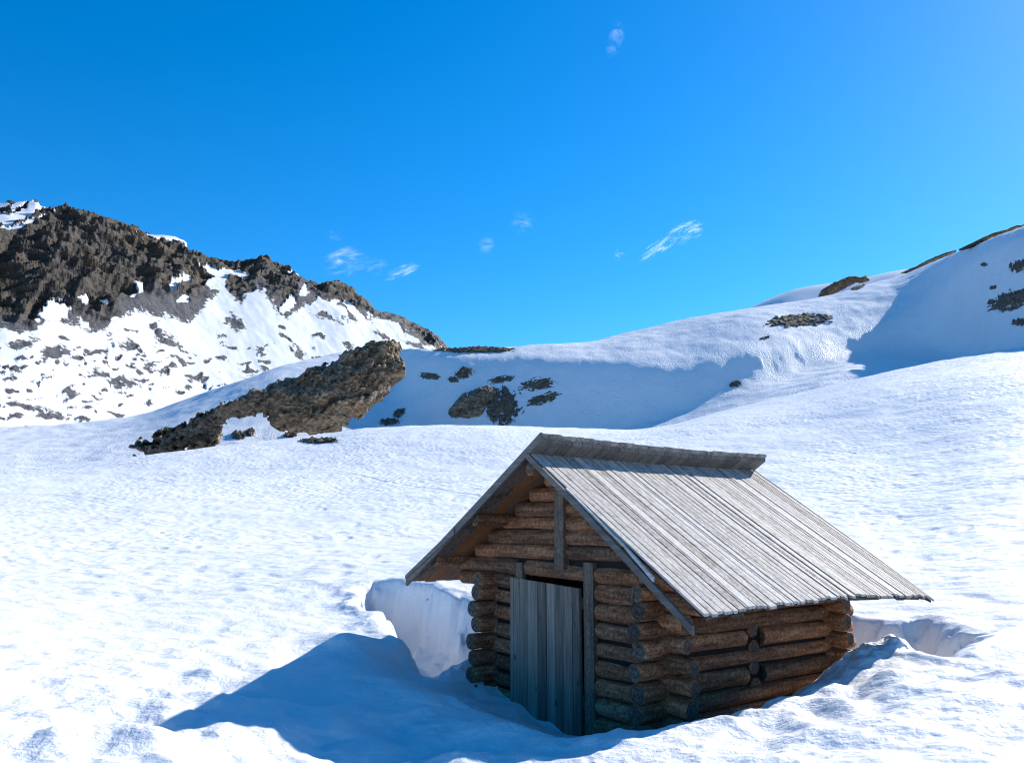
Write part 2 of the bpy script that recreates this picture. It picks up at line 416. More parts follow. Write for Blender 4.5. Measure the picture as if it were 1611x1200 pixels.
# left and rear hollow with a steep broken edge
pit = [(-1.45, -.3), (-2.2, -.15), (-2.85, .12), (-4.15, .48), (-5.18, .91), (-5.25, 1.3), (-4.2, 1.42), (-2.9, 1.35), (-1.95, 1.4), (-1.8, 3.9), (-.2, 4.3), (.4, 4.75), (.96, 4.67), (1.26, 4.88), (1.74, 4.65), (2.22, 4.17), (2.41, 3.82), (2.61, 3.22), (2.62, 2.7), (2.3, 2.75), (2.0, 3.15), (1.6, 3.3), (1.2, 3.35), (1.1, 3.2), (-1.1, 3.2), (-1.1, .6), (-1.35, .2)]
sdp = poly_sd(u, v, pit) + 1.3 * wob + 1.0 * wob2
zf += .30 * np.exp(-(((u + 3.3) / 2.0) ** 2 + ((v - 2.4) / 1.3) ** 2))
zf += (.17 + .4 * wob + 1.0 * wob2 + .05 * ridge2(u * 3, v * 3, 3, 57)) * np.exp(-(((u - 1.75) / .36) ** 2 + ((v - 2.75) / .6) ** 2))
floor_z = -1.95 - .12 * sstep(-2.6, -1.4, u) - .12 * sstep(0.5, 1.5, u)
wdt = .36 + .30 * np.clip(fbm2(u * 1.1 + 4, v * 1.1, 2, 55), -.6, .8)
wdt = np.where(v < .75, .17 + .5 * (wdt - .17) * sstep(.5, .75, v), wdt)
wp = (1 - sstep(-1, .0, sdp / wdt))
lip = .05 * np.exp(-((sdp - .12) / .16) ** 2)
zf = zf * (1 - wp) + np.minimum(floor_z + .18 * fbm2(u * 1.1, v * 1.1, 3, 61) + .40 * (sdp + 1.0).clip(0, 1.0), zf) * wp + lip
zf += (.50 + .9 * wob + 1.4 * wob2) * np.exp(-(((u + 1.62) / .36) ** 2 + ((v - .85) / .62) ** 2))
Z[sel] = zf
inw = np.ones_like(Z); inw[sel] = 1 - .65 * wp
Z += (cup + lump + ripple) * near * inw * sstep(2, 4.5, rr)[:, None]
Z += (1 - near) * .02 * fbm2(X * .9, Y * .9, 2, 71) * (1 - sstep(90, 112, rr))[:, None]
V3 = np.stack([X, Y, Z], -1).reshape(-1, 3)
o = mesh_obj('snow_field', V3, grid_faces(len(rr), len(az))[:, ::-1], SNOW)
tag(o, kind='structure')

# ================================================================ snowy hillside beyond the crest
NEAR_AZ, NEAR_R, NEAR_Z = az, rr, Z
class Field:
    def __init__(s, a, r, z): s.a, s.r, s.z = a, r, z
    def at(s, a, r):
        i = np.clip(np.interp(a, s.a, np.arange(len(s.a))), 0, len(s.a) - 1.001); j = np.clip(np.interp(r, s.r, np.arange(len(s.r))), 0, len(s.r) - 1.001)
        i0 = i.astype(int); j0 = j.astype(int); fi = i - i0; fj = j - j0; z = s.z
        return (z[j0, i0] * (1 - fi) + z[j0, i0 + 1] * fi) * (1 - fj) + (z[j0 + 1, i0] * (1 - fi) + z[j0 + 1, i0 + 1] * fi) * fj
    def sight(s, x, y):
        """first ground point seen at a sighting"""
        a, t = ray(x, y)
        q = s.at(np.full(s.r.shape, float(a)), s.r) - s.r * t
        k = np.argmax(q > 0)
        return float(a), float(s.r[k])
    def sights(s, x, y):
        a, t = ray(x.ravel(), y.ravel()); out = np.full(a.shape, np.nan)
        for c in range(0, len(a), 400):
            A_ = a[c:c + 400]; q = s.at(np.repeat(A_[:, None], len(s.r), 1), np.repeat(s.r[None, :], len(A_), 0)) - s.r[None, :] * t[c:c + 400, None]
            hit = q > 0; k = np.argmax(hit, 1); ok = hit.any(1); k1 = np.maximum(k, 1); i_ = np.arange(len(A_))
            f = np.clip(-q[i_, k1 - 1] / (q[i_, k1] - q[i_, k1 - 1] + 1e-9), 0, 1)
            out[c:c + 400] = np.where(ok, s.r[k1 - 1] + f * (s.r[k1] - s.r[k1 - 1]), np.nan)
        return a.reshape(x.shape), out.reshape(x.shape)

HC = [  # x, crest y, steep-top y, foot y, foot distance, steep slope, top slope
    (-900, 730, 740, 800, 140, .20, .18), (-300, 690, 698, 770, 135, .20, .18), (0, 673, 680, 745, 124, .22, .2), (110, 668, 675, 738, 122, .23, .2), (213, 653, 659, 728, 120, .25, .2),
    (290, 628, 634, 712, 120, .30, .22), (380, 598, 603, 700, 120, .38, .25), (437, 578, 583, 695, 120, .42, .27), (533, 555, 560, 690, 120, .44, .28),
    (620, 551, 560, 690, 121, .46, .30), (670, 549, 557, 690, 121, .66, .31), (720, 548, 556, 690, 120, .82, .32), (805, 546, 555, 690, 119, .88, .32), (900, 540, 561, 688, 117, .92, .32), (1000, 520, 566, 672, 117, .95, .33), (1080, 501, 575, 648, 119, .95, .34),
    (1140, 490, 556, 622, 123, .95, .35), (1200, 481, 545, 598, 128, .95, .36), (1270, 470, 542, 577, 135, .92, .38), (1320, 461, 528, 560, 141, .90, .40), (1370, 446, 512, 550, 146, .88, .41), (1420, 432, 490, 548, 149, .88, .42), (1470, 411, 452, 552, 146, .9, .42), (1510, 395, 420, 556, 138, .92, .40), (1550, 378, 392, 556, 127, .94, .38), (1611, 357, 366, 546, 113, .95, .38), (1720, 320, 330, 530, 104, .92, .38), (1850, 290, 300, 520, 98, .9, .38), (2500, 250, 260, 480, 95, .8, .38)]
ha = np.linspace(R(-56), R(56), 1120); hr = np.linspace(60, 330, 430)
xs = np.array([c[0] for c in HC], float)
def hcurve(k): 
    a, t = ray(xs, [c[k] for c in HC]); return gsm(pchip(a, t, ha), 5)
axs, _ = ray(xs, np.full(len(xs), 600.))
par = lambda k: gsm(pchip(axs, [c[k] for c in HC], ha), 6)
tc, tt, tf, rf, s1, s2 = hcurve(1), hcurve(2), hcurve(3), par(4), par(5), par(6)
zf_ = rf * tf
rt = (s1 * rf - zf_) / (s1 - tt); zt = rt * tt
rc = (s2 * rt - zt) / np.maximum(s2 - tc, .04); rc = np.minimum(rc, rt + 70); zc = rc * tc
rc = gsm(rc, 6); zc = rc * tc
HZ = np.zeros((len(hr), len(ha)))
for j in range(len(ha)):
    HZ[:, j] = pchip([40, rf[j] - 22, rf[j], rt[j], rc[j], rc[j] + 25, rc[j] + 90, 420], [-12, zf_[j] - 6.5, zf_[j], zt[j], zc[j], zc[j] - 2.5, zc[j] - 22, -30], hr)
for _ in range(3):
    up_ = (HZ / hr[:, None]).max(0) - tc
    HZ -= (up_ * sstep(0, 1, (hr[:, None] - rf) / np.maximum(rc - rf, 1)) * hr[:, None])
HX = hr[:, None] * np.sin(ha); HY = hr[:, None] * np.cos(ha)
HF0 = Field(ha, hr, HZ.copy())
HZ += .35 * fbm2(HX * .05, HY * .05, 3, 91) + .10 * fbm2(HX * .35, HY * .35, 3, 92)
HF = Field(ha, hr, HZ)
o = mesh_obj('snow_hill', np.stack([HX, HY, HZ], -1).reshape(-1, 3), grid_faces(len(hr), len(ha))[:, ::-1], SNOW_FAR)
tag(o, kind='structure')

# a second snow hump shows behind its skyline on the right
fa = np.linspace(R(8), R(40), 160); fr = np.linspace(200, 420, 70)
a_, t_ = ray([1000, 1150, 1205, 1250, 1300, 1340, 1400, 1430, 1500, 1700, 2000], [560, 500, 477, 459, 453, 447, 432, 428, 440, 470, 520])
ft = gsm(pchip(a_, t_, fa), 3)
FZ = np.zeros((len(fr), len(fa)))
for j in range(len(fa)):
    FZ[:, j] = pchip([180, 250, 300, 330, 440], [-5, 300 * ft[j] - 24, 300 * ft[j], 300 * ft[j] - 2, 0], fr)
FX = fr[:, None] * np.sin(fa); FY = fr[:, None] * np.cos(fa)
FZ += .5 * fbm2(FX * .04, FY * .04, 3, 95)
tag(mesh_obj('far_snow_hill', np.stack([FX, FY, FZ], -1).reshape(-1, 3), grid_faces(len(fr), len(fa))[:, ::-1], SNOW_FAR), kind='structure')

# ================================================================ mountain on the left
sky_x = [-700, -300, -120, 0, 30, 58, 63, 78, 104, 122, 165, 180, 200, 222, 275, 292, 300, 318, 345, 372, 400, 420, 445, 462, 485, 520, 540, 552, 575, 590, 630, 665, 690, 706, 760, 900]
sky_y = [420, 330, 318, 322, 319, 314, 326, 330, 321, 335, 341, 346, 358, 366, 374, 380, 398, 408, 411, 416, 415, 411, 420, 430, 445, 449, 447, 456, 472, 486, 497, 515, 530, 546, 575, 640]
ma = np.linspace(R(-55), R(5), 1150); mr = np.linspace(300, 800, 560)
a_, t_ = ray(sky_x, sky_y); mt = np.interp(ma, a_, t_)
ax_, _ = ray([-700, 0, 300, 500, 700, 900], np.full(6, 500.))
mR = gsm(np.interp(ma, ax_, [470, 500, 560, 600, 640, 680]), 30)
MZ = np.zeros((len(mr), len(ma)))
zcr = mR * mt
mts = gsm(mt, 25); 
for j in range(len(ma)):
    zs_ = mR[j] * mts[j]
    q = pchip([200, mR[j] - 215, mR[j] - 115, mR[j] - 45, mR[j] - 12, mR[j] + 1, mR[j] + 60, 1000],
              [-40, zs_ * .06 - 6, zs_ * .47, zs_ * .86, zs_ * .975, zs_, zs_ - 25, -60], mr)
    MZ[:, j] = q + (zcr[j] - zs_) * np.exp(-((mr - mR[j]) / 26.0) ** 2)
MX = mr[:, None] * np.sin(ma); MY = mr[:, None] * np.cos(ma)
# where the sighted rock and snow lie
me_t = MZ / mr[:, None]
def to_px(a, t):
    d = np.array([np.sin(a), np.cos(a) * np.ones_like(t), t]) if np.ndim(a) == 0 else np.stack([np.sin(a) * np.ones_like(t), np.cos(a) * np.ones_like(t), t])
    fw = d[1] * math.cos(PITCH) + d[2] * math.sin(PITCH); up = -d[1] * math.sin(PITCH) + d[2] * math.cos(PITCH)
    return W0 / 2 + F * d[0] / fw, H0 / 2 - F * up / fw
PXm, PYm = to_px(ma[None, :], me_t)
wx = 9 * fbm2(PXm / 40, PYm / 40, 3, 101); wy = 7 * fbm2(PXm / 36, PYm / 36, 3, 102)
qx, qy = PXm + wx, PYm + wy
edge = np.interp(qx, [-300, 0, 30, 60, 75, 110, 150, 190, 215, 240, 270, 300, 318, 335, 350, 365, 380, 400, 430, 455, 480, 510, 545, 580, 610, 650, 690, 760],
                 [560, 512, 522, 518, 500, 505, 522, 500, 488, 496, 500, 508, 488, 462, 440, 470, 478, 455, 478, 500, 478, 500, 508, 500, 515, 530, 548, 575])
rock = np.clip(.5 + (edge - qy) / 24, -.3, 1.3)
def ell(cx, cy, rx, ry, ang=0):
    c, s_ = math.cos(R(ang)), math.sin(R(ang)); dx, dy = qx - cx, qy - cy
    return 1 - np.hypot((dx * c + dy * s_) / rx, (-dx * s_ + dy * c) / ry)
for e in [(20, 340, 70, 9, -14), (20, 357, 60, 5, -14), (10, 322, 45, 5, -8), (250, 374, 40, 5, 8), (85, 487, 24, 17, -20), (136, 473, 8, 6), (355, 425, 40, 9, 8), (290, 440, 12, 7, -30), (276, 446, 6, 8), (220, 452, 5, 10, -35), (210, 465, 8, 4, -20), (288, 471, 10, 7), (340, 440, 18, 10, -45), (400, 466, 12, 9), (470, 432, 14, 6, 25), (480, 458, 7, 6), (455, 478, 10, 16, 40), (500, 480, 8, 30, 70), (525, 490, 24, 8, 40), (560, 495, 36, 9, 42), (615, 520, 40, 10, 38), (180, 500, 10, 5), (130, 512, 8, 4), (165, 470, 4, 2)]:
    ke = ell(*e) + .38 * fbm2(PXm / 9, PYm / 7, 3, 109)
    rock = np.minimum(rock, np.where(ke > -.25, .5 - 1.6 * ke, 9))
rng = random.Random(5)
pats = [(88, 555, 34, 12, -8), (40, 540, 24, 9, -10), (30, 546, 12, 6), (150, 553, 23, 7, 4), (200, 547, 20, 11, 12), (120, 563, 14, 5), (255, 522, 16, 9, 20), (265, 540, 22, 7, 8), (262, 528, 12, 10, 30), (240, 510, 14, 5), (150, 590, 14, 8, 10), (190, 602, 26, 8, 8), (160, 592, 16, 5), (210, 594, 12, 3, 12), (235, 575, 13, 4), (268, 582, 18, 4, 4), (305, 593, 18, 7, 6), (295, 612, 12, 7), (330, 567, 10, 5), (350, 565, 12, 7), (370, 510, 14, 13, 30), (360, 545, 12, 3), (390, 583, 14, 5), (345, 530, 10, 3), (45, 640, 46, 7, 4), (80, 652, 34, 8, -8), (20, 660, 34, 5), (185, 652, 24, 3, 5), (130, 640, 14, 4), (105, 622, 10, 3), (280, 618, 10, 4), (415, 545, 9, 12, 60), (420, 568, 14, 4, 20), (445, 520, 14, 4, 20), (455, 540, 20, 5, 30), (470, 555, 10, 5), (500, 528, 10, 3), (545, 540, 14, 4, 15), (415, 580, 10, 5), (660, 545, 22, 5, 25), (690, 553, 12, 5), (600, 528, 16, 4, 30), (300, 560, 6, 2), (120, 545, 7, 3), (215, 560, 6, 2), (60, 568, 10, 3), (100, 530, 12, 4), (25, 575, 12, 9), (170, 525, 10, 4), (205, 520, 12, 4, 20)]
for _ in range(150):
    cx = rng.uniform(0, 560); pats.append((cx, rng.uniform(530, 560 + .0 * cx) + rng.random() * 90, rng.uniform(3, 9), rng.uniform(1.2, 3), rng.uniform(-10, 20)))
for _ in range(70):
    cx = rng.uniform(-20, 330); pats.append((cx, rng.uniform(545, 690), rng.uniform(4, 15), rng.uniform(1.5, 4.5), rng.uniform(-12, 20)))
for e in pats:
    k = ell(*e); rock = np.maximum(rock, np.where(k > -1.2, np.minimum(.36 + .62 * k, .75), -9))
rock += .16 * fbm2(PXm / 12, PYm / 7, 3, 107)
strata = ridge3((MX + .7 * MZ) * .022, MY * .03, (MZ - .75 * MX) * .10, 4, 131, .55); strata -= strata.mean()
above = edge - PYm
crag = np.clip(sstep(-5, 30, above + 26 * fbm2(MX * .012, MY * .012 + MZ * .01, 3, 111) - 14), 0, 1)
rock -= .75 * crag * sstep(.62, .95, strata) * sstep(.0, .5, fbm2(PXm / 45, PYm / 45, 2, 151)) * sstep(0, 25, above)
rock = np.clip(rock, -.2, 1.2)
rk_ = sstep(.45, .75, rock)
diag = MX * .8 + MZ * .6
lim = (1 - sstep(-4, 30, mr[:, None] - mR[None, :]))
big = ridge3(MX * .022, MY * .022, MZ * .022, 5, 121, .47); big -= big.mean()
gully = ridge2(ma[None, :] * 26 - MZ * .022 + .35 * fbm2(MX * .015, MZ * .02, 3, 138), MZ * .012, 4, 137, .55); gully -= gully.mean()
disp = rk_ * (crag * (3.6 * big + 6.0 * strata + 3.4 * gully) + (1 - crag) * .8 * fbm2(MX * .08, MY * .08, 4, 133)) * (.22 + .78 * lim) + .4 * rk_ * fbm2(MX * .15, MY * .15, 3, 141)
MZ += .32 * disp; mreff = mr[:, None] - .95 * disp
MX = mreff * np.sin(ma); MY = mreff * np.cos(ma)
MZ += 1.6 * fbm2(MX * .03, MY * .03, 4, 143) * (1 - rk_)
o = mesh_obj('mountain', np.stack([MX, MY, MZ], -1).reshape(-1, 3), grid_faces(len(mr), len(ma))[:, ::-1], MTN, attrs={'rock': rock, 'crag': crag})
tag(o, kind='structure')

# ================================================================ rocks
def inflate_rock(name, outline, dist, thick, label, seed, material, cells=150, lean=0.0, amp=1.0, cat='rock outcrop', holes=0.0):
    """a solid crag: an outline in the upright plane at its distance, bulged to real thickness both ways and broken by noise"""
    a0, _ = ray(np.mean([p[0] for p in outline]), 600.)
    a0 = float(a0); ex = np.array([math.cos(a0), -math.sin(a0)]); ey = np.array([math.sin(a0), math.cos(a0)])
    pl = []
    for x, y in outline:
        a, t = ray(x, y); d = dist / math.cos(a - a0); pl.append((d * math.sin(a - a0), d * t))
    pl = np.array(pl); mn = pl.min(0); mx = pl.max(0); st = (mx - mn).max() / cells
    gx = np.arange(mn[0] - st, mx[0] + 2 * st, st); gz = np.arange(mn[1] - st, mx[1] + 2 * st, st)
    A, B = np.meshgrid(gx, gz)
    jx = amp * (.5 * fbm2(A * .35, B * .35, 4, seed, .6) + .14 * fbm2(A * 1.7, B * 1.7, 3, seed + 1)); jy = amp * (.5 * fbm2(A * .35, B * .35, 4, seed + 9, .6) + .14 * fbm2(A * 1.7, B * 1.7, 3, seed + 7))
    s = -poly_sd(A + jx, B + jy, [tuple(p) for p in pl])
    if holes: s = s - holes * np.clip((.42 - (A - mn[0]) / (mx[0] - mn[0])) / .42, 0, 1) * np.clip(.25 + fbm2(A * .8, B * 1.1, 4, seed + 21, .6), 0, 1.5)
    keep = s > 0
    th = thick * np.sqrt(np.clip(s / (.35 * (mx - mn).min()), 0, 1))
    sc = 1.0
    hz = (B - mn[1]) / (mx[1] - mn[1])
    p1 = A * .55 + B * .83; q1 = -A * .83 + B * .55                       # steep cleavage
    p2 = A * .91 + B * .41; q2 = -A * .41 + B * .91                       # bedding along the slab
    wv_ = .8 * fbm2(A * .25, B * .25, 3, seed + 13)
    saw = lambda x: (x - np.floor(x))
    det = amp * (1.6 * ridge3(A * .13, B * .13 + 5, A * 0 + seed, 5, seed + 3, .55) + .8 * ridge3(p1 * .13, q1 * .55, A * 0 + 2.0, 4, seed + 5, .55) + 1.1 * saw((q2 + wv_) * .42 + .4 * perlin2(p2 * .1, q2 * .3, seed)) * np.clip(.5 + perlin2(A * .2, B * .2, seed + 2), 0, 1)
                 + .35 * ridge3(A * 1.1, B * 1.1, A * 0, 3, seed + 8) + .12 * fbm3(A * 3.5, B * 3.5, A * 0, 3, seed + 18))
    D = -th - det * np.clip(s / 1.2, 0, 1) + lean * hz * thick
    Dk = th * .8 + lean * hz * thick
    ids = -np.ones(A.shape, int)
    cell = keep[:-1, :-1] & keep[1:, :-1] & keep[:-1, 1:] & keep[1:, 1:]
    used = np.zeros(A.shape, bool)
    for dy in (0, 1):
        for dx in (0, 1): used[dy:A.shape[0] - 1 + dy, dx:A.shape[1] - 1 + dx] |= cell
    ids[used] = np.arange(used.sum()); n = used.sum()
    def pts(Dd):
        o2 = np.outer(A[used], ex) + np.outer(dist + Dd[used], ey)
        return np.column_stack([o2, B[used]])
    Vv = np.vstack([pts(D), pts(Dk)])
    jj, ii = np.nonzero(cell)
    q = np.stack([ids[jj, ii], ids[jj, ii + 1], ids[jj + 1, ii + 1], ids[jj + 1, ii]], -1)
    fs = [q, q[:, ::-1] + n]
    # close the rim
    e = {}
    for f in q:
        for k in range(4):
            a_, b_ = int(f[k]), int(f[(k + 1) % 4])
            if (b_, a_) in e: del e[(b_, a_)]
            else: e[(a_, b_)] = 1
    if e: fs.append(np.array([(b_, a_, a_ + n, b_ + n) for a_, b_ in e]))
    ob = mesh_obj(name, Vv, np.vstack(fs), material)
    return tag(ob, label, cat)

def sight_hill(x, y): return HF0.sight(x, y)

OUT = [(204, 722), (208, 700), (232, 682), (292, 660), (345, 632), (420, 606), (470, 588), (520, 566), (560, 546), (600, 533), (622, 531), (633, 541), (634, 570), (639, 592), (620, 606), (605, 628), (575, 648), (552, 664), (540, 680), (505, 686), (480, 684), (450, 674), (425, 668), (418, 655), (395, 652), (352, 668), (352, 690), (322, 712), (270, 722)]
inflate_rock('rock_outcrop', OUT, 112, 3.2, 'large slanting brown rock outcrop rising left of the hut, in front of the mountain', 201, ROCK, 420, .5, 1.0, holes=1.7)

def patch(name, F_, x, y, wx_, wy_, h, seed, label, cat='rock', group=None, rot=0.0, material=None, n=(70, 46), rough=.8, flat=1.0, dome=.5):
    """bare rock showing through the snow: it rides the slope and sinks below it at a ragged edge"""
    gs = np.linspace(-1.35, 1.35, n[0]); gt = np.linspace(-1.35, 1.35, n[1])
    S, T = np.meshgrid(gs, gt)
    c, s_ = math.cos(rot), math.sin(rot); S2, T2 = S, T
    aa, rr_ = F_.sights(x + (S * c) * wx_ + T * s_ * wy_, y - T * c * wy_ + S * s_ * wx_)
    lost = np.isnan(rr_); rr_ = np.where(lost, 100.0, rr_)
    PX, PY = rr_ * np.sin(aa), rr_ * np.cos(aa)
    m = 1 - (S2 ** 2 + T2 ** 2) ** .9 + rough * fbm2(S * 2.6 + seed, T * 3.4, 5, seed, .7)
    k = np.where(lost, -.6, np.clip(m, -.6, 1.4))
    top = .45 * h * np.where(k > 0, np.clip(k, 0, 1) ** dome, k * 2.2)
    top = top * flat + (.08 + h * .20) * fbm2(PX * 1.3, PY * 1.3, 4, seed + 2, .62) * np.clip(k * 3, 0, 1)
    zz = F_.at(aa, rr_) + top
    cell = (k[:-1, :-1] > -.25) & (k[1:, :-1] > -.25) & (k[:-1, 1:] > -.25) & (k[1:, 1:] > -.25)
    fcs = grid_faces(n[1], n[0])[:, ::-1][cell.ravel()]
    us = np.unique(fcs); mp_ = -np.ones(n[0] * n[1], int); mp_[us] = np.arange(len(us))
    vs = np.stack([PX, PY, zz], -1).reshape(-1, 3)[us]
    ob = mesh_obj(name, vs, mp_[fcs], material or ROCK_SMALL)
    return tag(ob, label, cat, group)

fsel = np.abs(NEAR_AZ) < R(40); rsel = (NEAR_R > 30) & (NEAR_R < 112)
NF = Field(NEAR_AZ[fsel], NEAR_R[rsel], NEAR_Z[np.ix_(rsel, fsel)])
HILL_ROCKS = [
    (791, 640, 26, 26, 1.0, 'dark scree patch clinging to the right side of the half buried outcrop', -.5),
    (730, 588, 13, 7, 1.0, 'largest boulder of the cluster on the shaded slope right of the large outcrop', -.2),
    (713, 598, 8, 4, .6, 'small boulder just below the largest boulder of the shaded cluster', 0),
    (676, 592, 15, 5, .35, 'thin bare streak of stones just right of the large outcrop', .1),
    (846, 605, 25, 9, .4, 'upper of two bare dark patches right of the half buried outcrop', -.1),
    (854, 628, 25, 7, .4, 'lower of two bare dark patches right of the half buried outcrop', -.3),
    (790, 597, 20, 5, .35, 'small flat stone patch on the shaded slope above the half buried outcrop', -.2),
    (612, 664, 14, 5, .5, 'small stone at the foot of the large outcrop, on rippled snow', 0),
    (628, 650, 10, 6, .4, 'thin dark patch above the small stone at the large outcrop foot', -.5),
    (375, 686, 10, 5, .9, 'left stone of two lying in the snow notch below the large outcrop', 0),
    (393, 681, 7, 5, .9, 'right stone of two lying in the snow notch below the large outcrop', 0),
    (1157, 605, 9, 3.5, .5, 'single dark boulder alone in the middle of the blue shaded slope', -.2),
    (1257, 505, 48, 9, .8, 'brown grassy rock patch in sunlit snow near the skyline', -.06),
    (1590, 475, 34, 13, 1.0, 'large dark rock patch at the right edge of the shaded hill', -.25),
    (1603, 420, 14, 8, .7, 'upper small rock patch at the right edge of the shaded hill', -.2),
    (1604, 508, 12, 5, .5, 'lower small rock patch at the right edge of the shaded hill', 0),
    (1548, 417, 5, 2.5, .4, 'tiny dark stone high on the shaded right hill', 0),
    (1562, 453, 5, 2.5, .4, 'tiny dark stone just above the large patch on the right hill', -.2),
    (748, 551, 56, 4, .8, 'low dark rock band along the skyline right of the mountain', 0),
    (1203, 532, 7, 2.0, .3, 'tiny stone below the brown grassy patch', -.2),
    (1350, 452, 10, 3, .4, 'small dark streak below the humped rock on the skyline', -.3),
]
for i, (x, y, a_, b_, h, lab, rot) in enumerate(HILL_ROCKS):
    patch('rock', HF, x, y, a_, b_, h, 300 + 7 * i, lab, rot=rot, material=HEATH, group='rocks bare of snow on the hillside')
patch('rock', NF, 502, 694, 27, 3.5, .35, 517, 'flat brown stone patch on the near snow crest below the large outcrop', material=HEATH, group='rocks bare of snow on the hillside')
patch('rock', HF, 456, 685, 9, 4, .7, 531, 'brown stone at the lower edge of the large outcrop', group='rocks bare of snow on the hillside')
_, r_half = HF0.sight(730, 645)
inflate_rock('rock_outcrop', [(680, 690), (690, 664), (708, 638), (728, 618), (750, 608), (772, 604), (785, 610), (780, 626), (774, 645), (768, 668), (764, 690)], r_half + .6, 1.6, 'slanting rocky outcrop half buried on the shaded slope above the hut roof', 251, ROCK, 170, .5, .45)

def on_crest(x): return float(np.interp(ray(x, 450.)[0], ha, rc))
inflate_rock('rock_outcrop', [(1283, 474), (1290, 458), (1312, 443), (1335, 435), (1362, 434), (1369, 441), (1345, 446), (1325, 455), (1312, 463), (1300, 470)], on_crest(1320) - 3, 2.2, 'dark humped rock on the skyline of the snowy hill at right', 401, ROCK_SMALL, 120, .2, .5)
inflate_rock('rock_outcrop', [(1500, 397), (1530, 382), (1560, 368), (1590, 358), (1640, 345), (1700, 330), (1705, 345), (1650, 362), (1600, 366), (1560, 377), (1525, 392)], on_crest(1560) - 2, 1.6, 'brown rock ridge on the skyline at the far right of the hill', 411, ROCK_SMALL, 110, .2, .3)
inflate_rock('rock_outcrop', [(1415, 431), (1450, 414), (1485, 398), (1505, 392), (1505, 397), (1470, 411), (1430, 430)], on_crest(1460) - 2, 1.0, 'thin rock edge on the skyline left of the far right ridge', 421, ROCK_SMALL, 140, .1, .2)

# ================================================================ the log hut
def plain_wood(name, stops, sx, bump, rough=.7, use_tint=True, speck=0.0, knots=None, rings=False):
    m, nt, b = mat(name)
    tc = N(nt, 'ShaderNodeTexCoord')
    mp = N(nt, 'ShaderNodeMapping'); nt.links.new(tc.outputs['Object'], mp.inputs['Vector'])
    mp.inputs['Scale'].default_value = sx
    oi = N(nt, 'ShaderNodeObjectInfo')
    ad = N(nt, 'ShaderNodeVectorMath', operation='ADD'); nt.links.new(mp.outputs[0], ad.inputs[0])
    cb = N(nt, 'ShaderNodeCombineXYZ')
    rn = math_n(nt, 'MULTIPLY', oi.outputs['Random'], 37.0)
    at = N(nt, 'ShaderNodeAttribute', attribute_name='tint')
    for k in range(3): nt.links.new(math_n(nt, 'ADD', rn, math_n(nt, 'MULTIPLY', at.outputs['Fac'], 23.0)), cb.inputs[k])
    nt.links.new(cb.outputs[0], ad.inputs[1])
    n1 = N(nt, 'ShaderNodeTexNoise', Scale=1.0, Detail=6.0, Roughness=.65); nt.links.new(ad.outputs[0], n1.inputs['Vector'])
    n2 = N(nt, 'ShaderNodeTexNoise', Scale=.25, Detail=3.0, Roughness=.5); nt.links.new(ad.outputs[0], n2.inputs['Vector'])
    f = math_n(nt, 'ADD', math_n(nt, 'MULTIPLY', n1.outputs['Fac'], .62), math_n(nt, 'MULTIPLY', n2.outputs['Fac'], .38))
    if use_tint: f = math_n(nt, 'ADD', f, math_n(nt, 'MULTIPLY', math_n(nt, 'SUBTRACT', at.outputs['Fac'], .5), .30))
    c = ramp(nt, f, stops).outputs[0]
    if speck:
        n3 = N(nt, 'ShaderNodeTexNoise', Scale=34.0, Detail=5.0, Roughness=.75); nt.links.new(tc.outputs['Object'], n3.inputs['Vector'])
        sp = ramp(nt, n3.outputs['Fac'], [(.38, (.30, .28, .27)), (.52, (1, 1, 1)), (.64, (1.7, 1.65, 1.6))])
        c = mixc(nt, speck, c, sp.outputs[0], 'MULTIPLY')
    if rings:
        wvt = N(nt, 'ShaderNodeTexWave', Scale=9.0, Distortion=2.5, Detail=3.0); wvt.wave_type = 'RINGS'; wvt.rings_direction = 'X'; nt.links.new(tc.outputs['Object'], wvt.inputs['Vector'])
        c = mixc(nt, .4, c, ramp(nt, wvt.outputs['Fac'], [(.2, (.55, .52, .5)), (.7, (1.25, 1.2, 1.15))]).outputs[0], 'MULTIPLY')
    if knots:
        vk = N(nt, 'ShaderNodeTexVoronoi', Scale=6.0); km = N(nt, 'ShaderNodeMapping'); km.inputs['Scale'].default_value = knots; nt.links.new(tc.outputs['Object'], km.inputs['Vector']); nt.links.new(km.outputs[0], vk.inputs['Vector'])
        kr = ramp(nt, vk.outputs['Distance'], [(.05, (.22, .2, .18)), (.11, (.8, .78, .75)), (.16, (1, 1, 1))]); c = mixc(nt, 1.0, c, kr.outputs[0], 'MULTIPLY')
    if not use_tint:
        hv = ramp(nt, oi.outputs['Random'], [(0, (.55, .58, .62)), (.35, (.95, .9, .85)), (.65, (1.2, 1.0, .85)), (1, (1.15, 1.15, 1.15))]); c = mixc(nt, 1.0, c, hv.outputs[0], 'MULTIPLY')
    bp = N(nt, 'ShaderNodeBump', Strength=.8, Distance=bump); nt.links.new(n1.outputs['Fac'], bp.inputs['Height'])
    nt.links.new(c, b.inputs['Base Color']); nt.links.new(bp.outputs[0], b.inputs['Normal'])
    b.inputs['Roughness'].default_value = rough; b.inputs['Specular IOR Level'].default_value = .2
    return m

